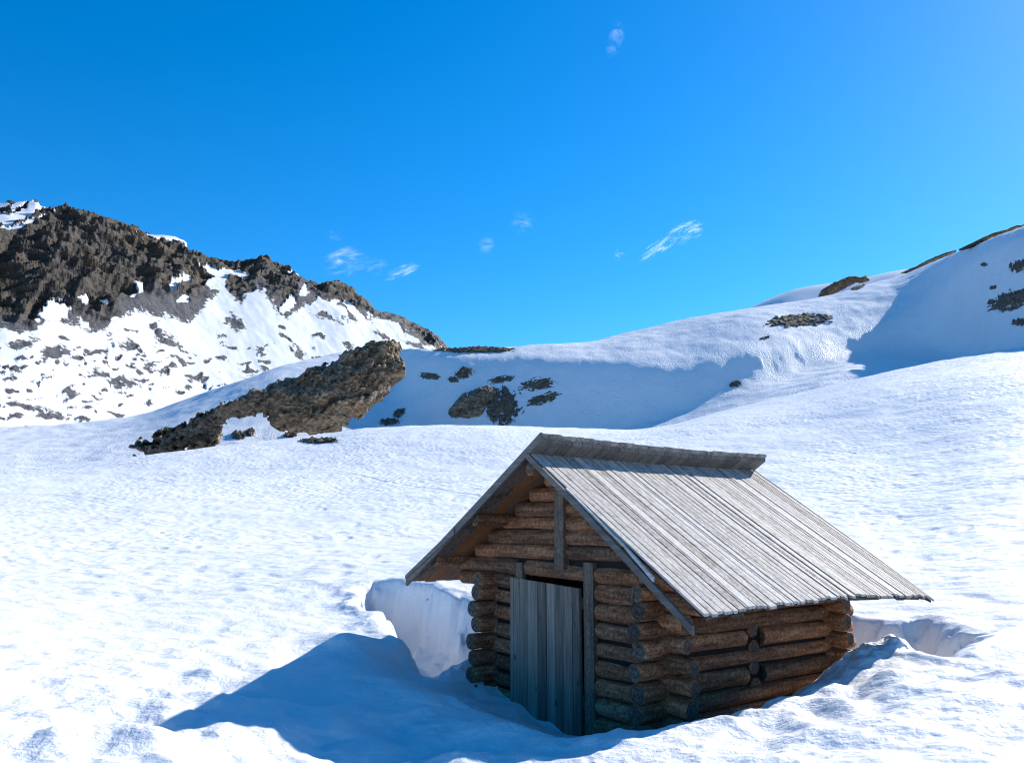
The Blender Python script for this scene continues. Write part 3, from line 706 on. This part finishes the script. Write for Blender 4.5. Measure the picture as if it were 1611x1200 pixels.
LOGW = plain_wood('brown_log', [(.30, (.04, .021, .013)), (.43, (.16, .082, .045)), (.54, (.27, .14, .078)), (.70, (.43, .275, .18))], (3.0, 26, 26), .004, .75, False, .75)
ENDW = plain_wood('grey_log_end', [(.3, (.03, .026, .022)), (.5, (.085, .075, .064)), (.7, (.16, .145, .122))], (30, 30, 30), .002, .8, False, .5, rings=True)
ROOFW = plain_wood('weathered_roof_board', [(.25, (.085, .073, .063)), (.40, (.215, .188, .16)), (.52, (.375, .342, .305)), (.70, (.55, .515, .475))], (2.5, 55, 55), .002, .75)
SOFFIT = plain_wood('red_brown_board', [(.28, (.06, .045, .035)), (.40, (.17, .14, .115)), (.50, (.22, .085, .03)), (.60, (.30, .12, .035)), (.66, (.17, .14, .115)), (.8, (.22, .19, .16))], (2.0, 30, 30), .002, .6)
POSTW = plain_wood('brown_grey_post', [(.25, (.05, .036, .026)), (.5, (.14, .105, .078)), (.75, (.25, .20, .155))], (34, 34, 3.0), .003, .75, True, .5)
GREYW = plain_wood('grey_board', [(.25, (.06, .054, .048)), (.45, (.135, .112, .088)), (.6, (.225, .188, .148)), (.78, (.33, .28, .225))], (40, 40, 2.2), .002, .65, knots=(1.1, 1.1, .55))
GREYX = plain_wood('grey_edge_board', [(.25, (.055, .05, .046)), (.5, (.14, .128, .115)), (.75, (.24, .222, .20))], (2.2, 40, 40), .002, .65)
GAP_SHADE = plain_wood('gap_shade', [(.3, (.008, .006, .005)), (.7, (.03, .024, .018))], (3, 30, 30), .002, .8)  # wall core only: shade between the logs put into the colour

hut = bpy.data.objects.new('log_hut', None)
COL.objects.link(hut)
hut.location = (HU_X, HU_Y, -1.95)
hut.rotation_euler = (0, 0, -HU_YAW)                # local +X runs along the front to the right, +Y into the depth
tag(hut, 'small weathered log hut with plank roof and board door, half sunk in snow', 'hut')
GZ = 1.95                                           # heights below are relative to the eye; parts sit on the hut base

def log(p0, p1, r0=.085, r1=None, name='log', bend=.012, cap0=True):
    r0 *= random.uniform(.93, 1.06)
    r1 = r1 or r0 * random.uniform(.88, 1.04)
    p0 = Vector(p0) + Vector((0, 0, GZ)); p1 = Vector(p1) + Vector((0, 0, GZ))
    L = (p1 - p0).length; ns, na = max(8, int(L / .07)), 18
    sd_ = random.randint(0, 9999)
    t = np.linspace(0, 1, ns + 1); al = np.arange(na) / na * 2 * np.pi
    T_, A_ = np.meshgrid(t, al, indexing='ij')
    rad = r0 + (r1 - r0) * T_
    rad = rad * (1 + .07 * perlin2(T_ * L * 2.2 + sd_, np.cos(A_) * .9 + 3, sd_) + .045 * perlin3(T_ * L * 6, np.cos(A_) * 1.6, np.sin(A_) * 1.6, sd_))
    oy = bend * np.sin(np.pi * T_ * random.uniform(.8, 1.3)) * random.choice((-1, 1)); oz = bend * .7 * np.sin(np.pi * T_ + random.random())
    x = T_ * L; y = np.cos(A_) * rad + oy; z = np.sin(A_) * rad + oz
    vs = np.stack([x, y, z], -1).reshape(-1, 3)
    fs = []
    for i in range(ns):
        for j in range(na):
            fs.append((i * na + j, (i + 1) * na + j, (i + 1) * na + (j + 1) % na, i * na + (j + 1) % na))
    mi = [0] * len(fs); n0 = len(vs); ex = []
    for base, xo, sgn in ((0, -.006, 1), (ns * na, L + .006, -1)):     # rounded sawn ends, slightly hollowed
        c = vs[base:base + na].mean(0); k0 = n0 + len(ex)
        for fct, dx in ((.9, 0), (.45, .008 * sgn)):
            for j in range(na):
                p = c + (vs[base + j] - c) * fct; p[0] = xo + dx; ex.append(p)
        ex.append(np.array([xo + .012 * sgn, c[1], c[2]]))
        rings = [list(range(base, base + na)), list(range(k0, k0 + na)), list(range(k0 + na, k0 + 2 * na))]
        for q, (ra, rb) in enumerate(zip(rings[:-1], rings[1:])):
            for j in range(na):
                f = (ra[j], ra[(j + 1) % na], rb[(j + 1) % na], rb[j]); fs.append(f if sgn > 0 else f[::-1]); mi.append(1 if q else 0)
        for j in range(na):
            f = (rings[2][j], rings[2][(j + 1) % na], k0 + 2 * na); fs.append(f if sgn > 0 else f[::-1]); mi.append(1)
    vs = np.vstack([vs, np.array(ex)])
    o = mesh_obj(name, vs, fs, [LOGW, ENDW], hut, True, mi)
    d = (p1 - p0).normalized(); yv = Vector((0, 0, 1)).cross(d).normalized(); zv = d.cross(yv)
    M = Matrix((d, yv, zv)).transposed().to_4x4(); M.translation = p0
    o.matrix_local = M @ Matrix.Rotation(0, 4, 'X')
    return o

class Boards:
    """planks collected into one mesh"""
    def __init__(s): s.v, s.f, s.t = [], [], []
    def hexa(s, c8, tint):
        n = len(s.v); s.v += [tuple(p) for p in c8]
        for f in ((0, 3, 2, 1), (4, 5, 6, 7), (0, 1, 5, 4), (1, 2, 6, 5), (2, 3, 7, 6), (3, 0, 4, 7)):
            s.f.append(tuple(n + k for k in f)); s.t.append(tint)
    def strip(s, pts_b, pts_t, tint):
        """bent plank: pairs (left,right) of bottom and top points along its length"""
        n = len(s.v)
        for (a, b), (c, d) in zip(pts_b, pts_t): s.v += [tuple(a), tuple(b), tuple(d), tuple(c)]
        for i in range(len(pts_b) - 1):
            for k in range(4):
                s.f.append((n + 4*i + k, n + 4*i + (k+1) % 4, n + 4*i + 4 + (k+1) % 4, n + 4*i + 4 + k)); s.t.append(tint)
        s.f.append((n + 3, n + 2, n + 1, n)); m = n + 4 * (len(pts_b) - 1); s.f.append((m, m + 1, m + 2, m + 3)); s.t += [tint, tint]
    def build(s, name, m, parent, bevel=.003):
        import bmesh
        vs = [(x, y, z + GZ) for x, y, z in s.v]
        o = mesh_obj(name, vs, s.f, m, parent, False, fattrs={'tint': s.t})
        bm = bmesh.new(); bm.from_mesh(o.data); bmesh.ops.recalc_face_normals(bm, faces=bm.faces); bm.to_mesh(o.data); bm.free()
        return o
    def box(s, x0, x1, y0, y1, z0, z1, tint, dz=0, dx=0):
        s.hexa([(x0, y0, z0), (x1, y0, z0), (x1, y1, z0), (x0, y1, z0), (x0 + dx, y0, z1), (x1 + dx, y0, z1 + dz), (x1 + dx, y1, z1 + dz), (x0 + dx, y1, z1)], tint)

FV, BV, WU = .50, 3.06, 1.18                       # front, back and side wall centre lines
# front wall rows
KP = (-.10, .035)                                  # king post
ROOF_Z = lambda u: .70 - abs(u) * .655 - .03       # underside of the roof above the walls
for z in (.52, .375, .228, .09, -.05, -.20):       # gable
    e = (.705 - z) / .6085 - .06; e2 = (.665 - z) / .6657 - .06
    if e > .16:
        log((-e - .03, FV + random.uniform(-.01, .01), z), (KP[0] + .0, FV, z - .005), .081)
        if z < .5: log((KP[1] + .0, FV, z - .01), (e2 + .02, FV + random.uniform(-.01, .01), z - .015), .079)
log((-1.75, FV, -.345), (-.735, FV, -.365), .085)  # lintel row
log((-.60, FV, -.365), (.29, FV, -.395), .083)
rz = [-.405, -.568, -.735, -.905, -1.075, -1.245, -1.412, -1.58, -1.75, -1.92]
for i, z in enumerate(rz):
    right = 1.62 if i < 2 else 1.50 + random.uniform(-.05, .04)
    log((.435 if i < 5 else .41, FV + random.uniform(-.012, .012), z), (right, FV, z - .035), random.uniform(.08, .088))
    if i: log((-1.76 if i == 1 else -1.42 + random.uniform(-.06, .03), FV, z + .07), (-.79, FV + random.uniform(-.012, .012), z + .05), random.uniform(.08, .088))
# side walls: logs lap the front ones half a row lower
sz = [-.66, -.83, -.99, -1.16, -1.33, -1.495, -1.665, -1.835]
for i, z in enumerate(sz):
    f0 = .17 + random.uniform(-.03, .05)
    r_ = .088 if i % 2 == 0 else .080
    if i in (0, 2, 4):
        log((WU, f0, z), (WU, 1.62, z + .01), r_); log((WU + .015, 1.86, z + .0), (WU, 3.48 + random.uniform(-.08, .05), z + .0), r_)
    else:
        log((WU, f0, z - .005), (WU, 3.48 + random.uniform(-.08, .05), z + .005), r_)
    log((-WU, f0 + .02, z + .025), (-WU, 3.45, z + .02), random.uniform(.078, .09))
log((WU + .02, 2.0, -.53), (WU + .02, 3.72, -.545), .082)                       # top log under the eave
log((WU, .2, -.52), (WU, 1.7, -.53), .075); log((-WU, .25, -.50), (-WU, 3.6, -.5), .078)
for z in (-.60, -.75, -.91, -1.08, -1.25, -1.42):                               # cross wall ends show half way along
    log((.4, 1.74, z + .0), (WU + .05, 1.74, z), .08)
for z in [.37, .228, .09, -.05, -.20]:
    e = (.65 - z) / .655 - .06; log((-e, BV, z), (e, BV, z), .08)
for i, z in enumerate([-.345] + [q - .0 for q in rz]):
    log((-1.45, BV, z), (1.42 + random.uniform(-.03, .03), BV, z), .084)
# purlins carry the roof and show their sawn ends under the front edge
log((-.02, .02, .605), (-.02, 3.55, .61), .068, name='purlin', bend=.004)
log((-.93, .03, .125), (-.93, 3.55, .125), .062, name='purlin', bend=.004); log((-1.74, .06, -.30), (-1.74, 3.55, -.30), .072, name='purlin', bend=.004)
log((.72, .12, .10), (.72, 3.55, .10), .062, name='purlin', bend=.004); log((1.32, .08, -.285), (1.32, 3.55, -.285), .075, name='purlin', bend=.004)

b = Boards(); b.box(KP[0], KP[1], FV - .105, FV - .02, -.36, .54, .45, dx=.01); b.build('post', POSTW, hut)
b = Boards(); b.box(-.725, -.625, FV - .09, FV + .05, -.52, -.31, .6); b.build('post', POSTW, hut)
b = Boards(); b.box(.285, .415, FV - .085, FV + .05, -2.0, -.285, .5, dx=.01); b.build('post', POSTW, hut)
# added dark core inside the walls: blocks light, stands for shade between logs
def core(poly, axis, c, name='gap_shade_core'):
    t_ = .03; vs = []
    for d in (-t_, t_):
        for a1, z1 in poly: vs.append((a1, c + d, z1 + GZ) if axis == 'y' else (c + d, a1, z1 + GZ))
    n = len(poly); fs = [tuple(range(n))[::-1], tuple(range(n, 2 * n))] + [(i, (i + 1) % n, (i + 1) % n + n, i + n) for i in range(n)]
    mesh_obj(name, vs, fs, GAP_SHADE, hut, False)
core([(-1.22, -2), (-.62, -2), (-.62, -.44), (.3, -.44), (.3, -2), (1.22, -2), (1.22, -.12), (.04, .62), (-1.22, -.12)], 'y', FV)
core([(-1.22, -2), (1.22, -2), (1.22, -.12), (.04, .62), (-1.22, -.12)], 'y', BV)
core([(FV + .04, -2), (BV - .04, -2), (BV - .04, -.45), (FV + .04, -.45)], 'x', WU); core([(FV + .04, -2), (BV - .04, -2), (BV - .04, -.45), (FV + .04, -.45)], 'x', -WU)
# the door: upright boards, dropped a little at the right
b = Boards(); ws_ = [.055, .10, .13, .15, .13, .12, .14, .12, .10]; x = -.78; k = 1.045 / sum(ws_)
for i, w_ in enumerate(ws_):
    w_ *= k; zt = lambda xx: -.462 - (xx + .78) * .062
    j = random.uniform(-.008, .006)
    b.hexa([(x + .002, FV - .115 + j, -2.0), (x + w_ - .003, FV - .115 + j, -2.0), (x + w_ - .003, FV - .085 + j, -2.0), (x + .002, FV - .085 + j, -2.0),
            (x + .002, FV - .115 + j, zt(x) + random.uniform(-.004, .004)), (x + w_ - .003, FV - .115 + j, zt(x + w_)), (x + w_ - .003, FV - .085 + j, zt(x + w_)), (x + .002, FV - .085 + j, zt(x))], random.random())
    x += w_
door = b.build('door', GREYW, hut)
b = Boards(); b.box(-.60, .27, FV - .08, FV - .055, -.72, -.62, .3); b.build('cross_bar', GREYX, door)
b = Boards(); b.box(-.60, .27, FV - .08, FV - .055, -1.6, -1.5, .3); b.build('cross_bar', GREYX, door)

# roof, right slope: narrow boards laid down the slope in two uneven layers
ZA, SR, SL, LEN = .775, .6657, .6085, 3.60
def rz_(u_, vv):                                    # top of the right slope, sagging at the eave middle, hanging at the back corner
    t = u_ / 2.08; s_ = vv / LEN
    return ZA - .02 - u_ * SR + t * t * (.055 * math.sin(math.pi * min(1, s_ * 1.05)) - .05 * max(0, (s_ - .93) / .07) ** 2)
b = Boards(); vpos = -.01; i = 0
while vpos < LEN:
    wd = random.choice((.04, .055, .066, .08, .105)); wd = min(wd, LEN - vpos + .001)
    if wd < .02: break
    up = random.choice((0, .003, .005, .007)) + (i % 2) * .003; tint = min(1, max(0, random.gauss(.56, .17)))
    ue = 2.075 + random.uniform(-.02, .02); gap = random.choice((.012, .015, .019))
    bb, tt_ = [], []
    for q in range(9):
        u_ = ue * q / 8; a1, a2 = vpos + gap / 2, vpos + wd - gap / 2
        z1, z2 = rz_(u_, a1), rz_(u_, a2); th = .022
        bb.append(((u_, a1, z1 + up - th), (u_, a2, z2 + up - th))); tt_.append(((u_, a1, z1 + up), (u_, a2, z2 + up)))
    b.strip(bb, tt_, tint); vpos += wd; i += 1
b.build('roof_panel', ROOFW, hut)
b = Boards(); vpos = 0.02
while vpos < LEN - .05:                             # lower layer closes the gaps
    wd = .15; a1, a2 = vpos, min(LEN - .02, vpos + wd - .003); bb, tt_ = [], []; ue = 2.06 + random.uniform(-.02, .015)
    for q in range(9):
        u_ = ue * q / 8; bb.append(((u_, a1, rz_(u_, a1) - .047), (u_, a2, rz_(u_, a2) - .047))); tt_.append(((u_, a1, rz_(u_, a1) - .024), (u_, a2, rz_(u_, a2) - .024)))
    b.strip(bb, tt_, random.uniform(-.3, .1)); vpos += wd  # tint kept dark: the shade in the board gaps is painted in
b.build('roof_sheathing', POSTW, hut)

# left slope: its boards run on past the ridge and stand over the right slope
b = Boards(); vpos = 0.0
CAP = .19
while vpos < LEN:
    wd = random.choice((.11, .13, .15)); a1, a2 = vpos + .002, min(LEN, vpos + wd - .002)
    ct = CAP + random.uniform(-.012, .012); sag = .03 * math.sin(math.pi * vpos / LEN)
    bb, tt_ = [], []
    for u_ in (-2.148 + random.uniform(-.02, .02), -1.4, -.7, -.3, .0):
        z_ = ZA + u_ * SL + .004 - (sag if u_ > -.1 else sag * .5); bb.append(((u_, a1, z_ - .028), (u_, a2, z_ - .028))); tt_.append(((u_, a1, z_), (u_, a2, z_)))
    b.strip(bb, tt_, random.random()); vpos += wd
b.build('roof_panel', SOFFIT, hut)
b = Boards(); vpos = 0.0
while vpos < LEN:                                   # weathered upper layer of the left slope
    wd = random.choice((.10, .12, .14)); a1, a2 = vpos + .002, min(LEN, vpos + wd - .002); ct = CAP + .012 + random.uniform(-.007, .007); sag = .03 * math.sin(math.pi * vpos / LEN); j = random.uniform(0, .003)
    bb, tt_ = [], []
    for u_ in (-2.15 + random.uniform(-.02, .02), -1.4, -.7, 0, ct):
        z_ = ZA + u_ * SL + .008 - (sag if u_ > -.1 else sag * .5); bb.append(((u_, a1, z_), (u_, a2, z_))); tt_.append(((u_, a1, z_ + .028 + j), (u_, a2, z_ + .028 + j)))
    b.strip(bb, tt_, random.uniform(.15, .4)); vpos += wd
b.build('roof_panel', ROOFW, hut)
# underside of the cap over the ridge is grey
b = Boards(); vpos = .0
while vpos < LEN:
    wd = .135; a1, a2 = vpos + .003, min(LEN, vpos + wd - .003); sag = .03 * math.sin(math.pi * vpos / LEN)
    bb, tt_ = [], []
    for u_ in (.02, CAP - .012):
        z_ = ZA + u_ * SL + .006 - sag; bb.append(((u_, a1, z_ - .04), (u_, a2, z_ - .04))); tt_.append(((u_, a1, z_), (u_, a2, z_)))
    b.strip(bb, tt_, random.uniform(.2, .7)); vpos += wd
b.build('ridge_cap', GREYX, hut)

# barge boards on the front edge
def barge(pts, y0, y1, tint, m, name='barge_board'):
    b = Boards(); bb, tt_ = [], []
    for (u_, zt_, zb_, dy) in pts:
        bb.append(((u_, y0 + dy, zb_), (u_, y1 + dy, zb_))); tt_.append(((u_, y0 + dy, zt_), (u_, y1 + dy, zt_)))
    b.strip(bb, tt_, tint); return b.build(name, m, hut)
barge([(CAP + .012, ZA + CAP * SL + .046, ZA + CAP * SL - .035, 0), (-.7, ZA - .7 * SL + .03, ZA - .7 * SL - .06, 0), (-1.5, ZA - 1.5 * SL + .03, ZA - 1.5 * SL - .065, 0), (-2.17, ZA - 2.17 * SL + .02, ZA - 2.17 * SL - .055, 0)], -.035, -.004, .55, GREYX)
barge([(-1.2, ZA - 1.2 * SL + .0, ZA - 1.2 * SL - .07, 0), (-2.16, ZA - 2.16 * SL + .055, ZA - 2.16 * SL + .018, .0)], -.052, -.038, .6, GREYX)
barge([(-.01, .765, .70, 0), (.7, .765 - .7 * .70, .70 - .7 * .71, -.01), (1.4, .765 - 1.4 * .725, .695 - 1.4 * .73, -.02), (1.99, .765 - 1.99 * .735, .695 - 1.99 * .735, -.03)], -.04, -.012, .35, GREYX)
barge([(.55, .775 - .55 * .685, .755 - .55 * .685, 0), (1.25, .77 - 1.25 * .69, .745 - 1.25 * .69, .0), (1.6, .77 - 1.6 * .70, .745 - 1.6 * .71, -.03)], -.03, -.008, .95, ROOFW, 'loose_strip')

# ================================================================ wisps of cloud
cm = bpy.data.materials.new('cloud_vapour'); cm.use_nodes = True
nt = cm.node_tree; nt.nodes.remove(nt.nodes['Principled BSDF'])
pv = N(nt, 'ShaderNodeVolumePrincipled'); pv.inputs['Color'].default_value = (1, 1, 1, 1); pv.inputs['Anisotropy'].default_value = .3
tc = N(nt, 'ShaderNodeTexCoord'); oi = N(nt, 'ShaderNodeObjectInfo')
ad = N(nt, 'ShaderNodeVectorMath', operation='ADD'); nt.links.new(tc.outputs['Object'], ad.inputs[0])
cb = N(nt, 'ShaderNodeCombineXYZ'); rn = math_n(nt, 'MULTIPLY', oi.outputs['Random'], 50.0)
for k in range(3): nt.links.new(rn, cb.inputs[k])
nt.links.new(cb.outputs[0], ad.inputs[1])
nz = N(nt, 'ShaderNodeTexNoise', Scale=1.15, Detail=6.0, Roughness=.58, Distortion=1.1)
st = N(nt, 'ShaderNodeMapping'); st.inputs['Scale'].default_value = (.9, 1.0, 2.4); nt.links.new(ad.outputs[0], st.inputs['Vector']); nt.links.new(st.outputs[0], nz.inputs['Vector'])
wn_ = N(nt, 'ShaderNodeTexNoise', Scale=1.3, Detail=3.0); nt.links.new(ad.outputs[0], wn_.inputs['Vector'])
sepc = N(nt, 'ShaderNodeSeparateColor'); nt.links.new(oi.outputs['Color'], sepc.inputs[0])
ws1 = N(nt, 'ShaderNodeVectorMath', operation='SUBTRACT'); nt.links.new(wn_.outputs['Color'], ws1.inputs[0]); ws1.inputs[1].default_value = (.5, .5, .5)
ws2 = N(nt, 'ShaderNodeVectorMath', operation='SCALE'); ws2.inputs['Scale'].default_value = 2.0; nt.links.new(ws1.outputs[0], ws2.inputs[0])
ws3 = N(nt, 'ShaderNodeVectorMath', operation='ADD'); nt.links.new(tc.outputs['Object'], ws3.inputs[0]); nt.links.new(ws2.outputs[0], ws3.inputs[1])
ln = N(nt, 'ShaderNodeVectorMath', operation='LENGTH'); nt.links.new(ws3.outputs[0], ln.inputs[0])
lo = N(nt, 'ShaderNodeVectorMath', operation='LENGTH'); nt.links.new(tc.outputs['Object'], lo.inputs[0])
hard = math_n(nt, 'MINIMUM', math_n(nt, 'MULTIPLY', math_n(nt, 'MAXIMUM', math_n(nt, 'SUBTRACT', 1.0, lo.outputs['Value']), 0.0), 3.0), 1.0)
fall = math_n(nt, 'SUBTRACT', 1.0, ln.outputs['Value'])
den = math_n(nt, 'MULTIPLY', math_n(nt, 'MULTIPLY', math_n(nt, 'MAXIMUM', math_n(nt, 'SUBTRACT', nz.outputs['Fac'], .52), 0.0), math_n(nt, 'MULTIPLY', math_n(nt, 'MAXIMUM', fall, 0.0), hard)), math_n(nt, 'MULTIPLY', sepc.outputs[0], .40))
nt.links.new(den, pv.inputs['Density']); nt.links.new(pv.outputs[0], nt.nodes['Material Output'].inputs['Volume'])
CL = [(545, 412, 34, 22, -12, 'larger wispy cloud curl low above the mountain'), (592, 418, 18, 14, -10, 'faint wisp tail right of the larger curl'), (632, 428, 26, 9, -25, 'short slanting wisp right of the mountain'), (530, 368, 15, 11, 0, 'small faint wisp highest above the mountain'), (765, 384, 12, 14, 0, 'faint wisp left of the sky middle'), (823, 349, 18, 18, 20, 'faint ragged wisp near the sky middle'), (1036, 390, 30, 10, -32, 'bright slanting wisp, lower left of the bright pair'), (1080, 365, 26, 14, -20, 'bright feathery wisp, upper right of the bright pair'), (974, 400, 9, 9, 0, 'tiny faint wisp left of the bright pair'), (968, 58, 13, 32, 15, 'thin upright wisp near the top of the sky')]
def ico_ball():
    import bmesh
    bm = bmesh.new(); bmesh.ops.create_icosphere(bm, subdivisions=3, radius=1.0); me = bpy.data.meshes.new('cloud'); bm.to_mesh(me); bm.free(); me.materials.append(cm); return me
cme = ico_ball()
for x, y, wx_, wy_, rot, lab in CL:
    D = 1700.0; a, t = ray(x, y)
    o = bpy.data.objects.new('cloud', cme); COL.objects.link(o)
    o.location = (D * math.sin(a), D * math.cos(a), D * float(t))
    o.scale = (wx_ / F * D * 1.4, 20, wy_ / F * D * 1.4); o.rotation_euler = (0, R(rot), -float(a))
    k_ = .25 if 'faint' in lab or 'thin' in lab else (1.5 if 'bright' in lab and 'tiny' not in lab else .9); o.color = (k_, k_, k_, 1)
    tag(o, lab, 'cloud', 'wisps of cloud')
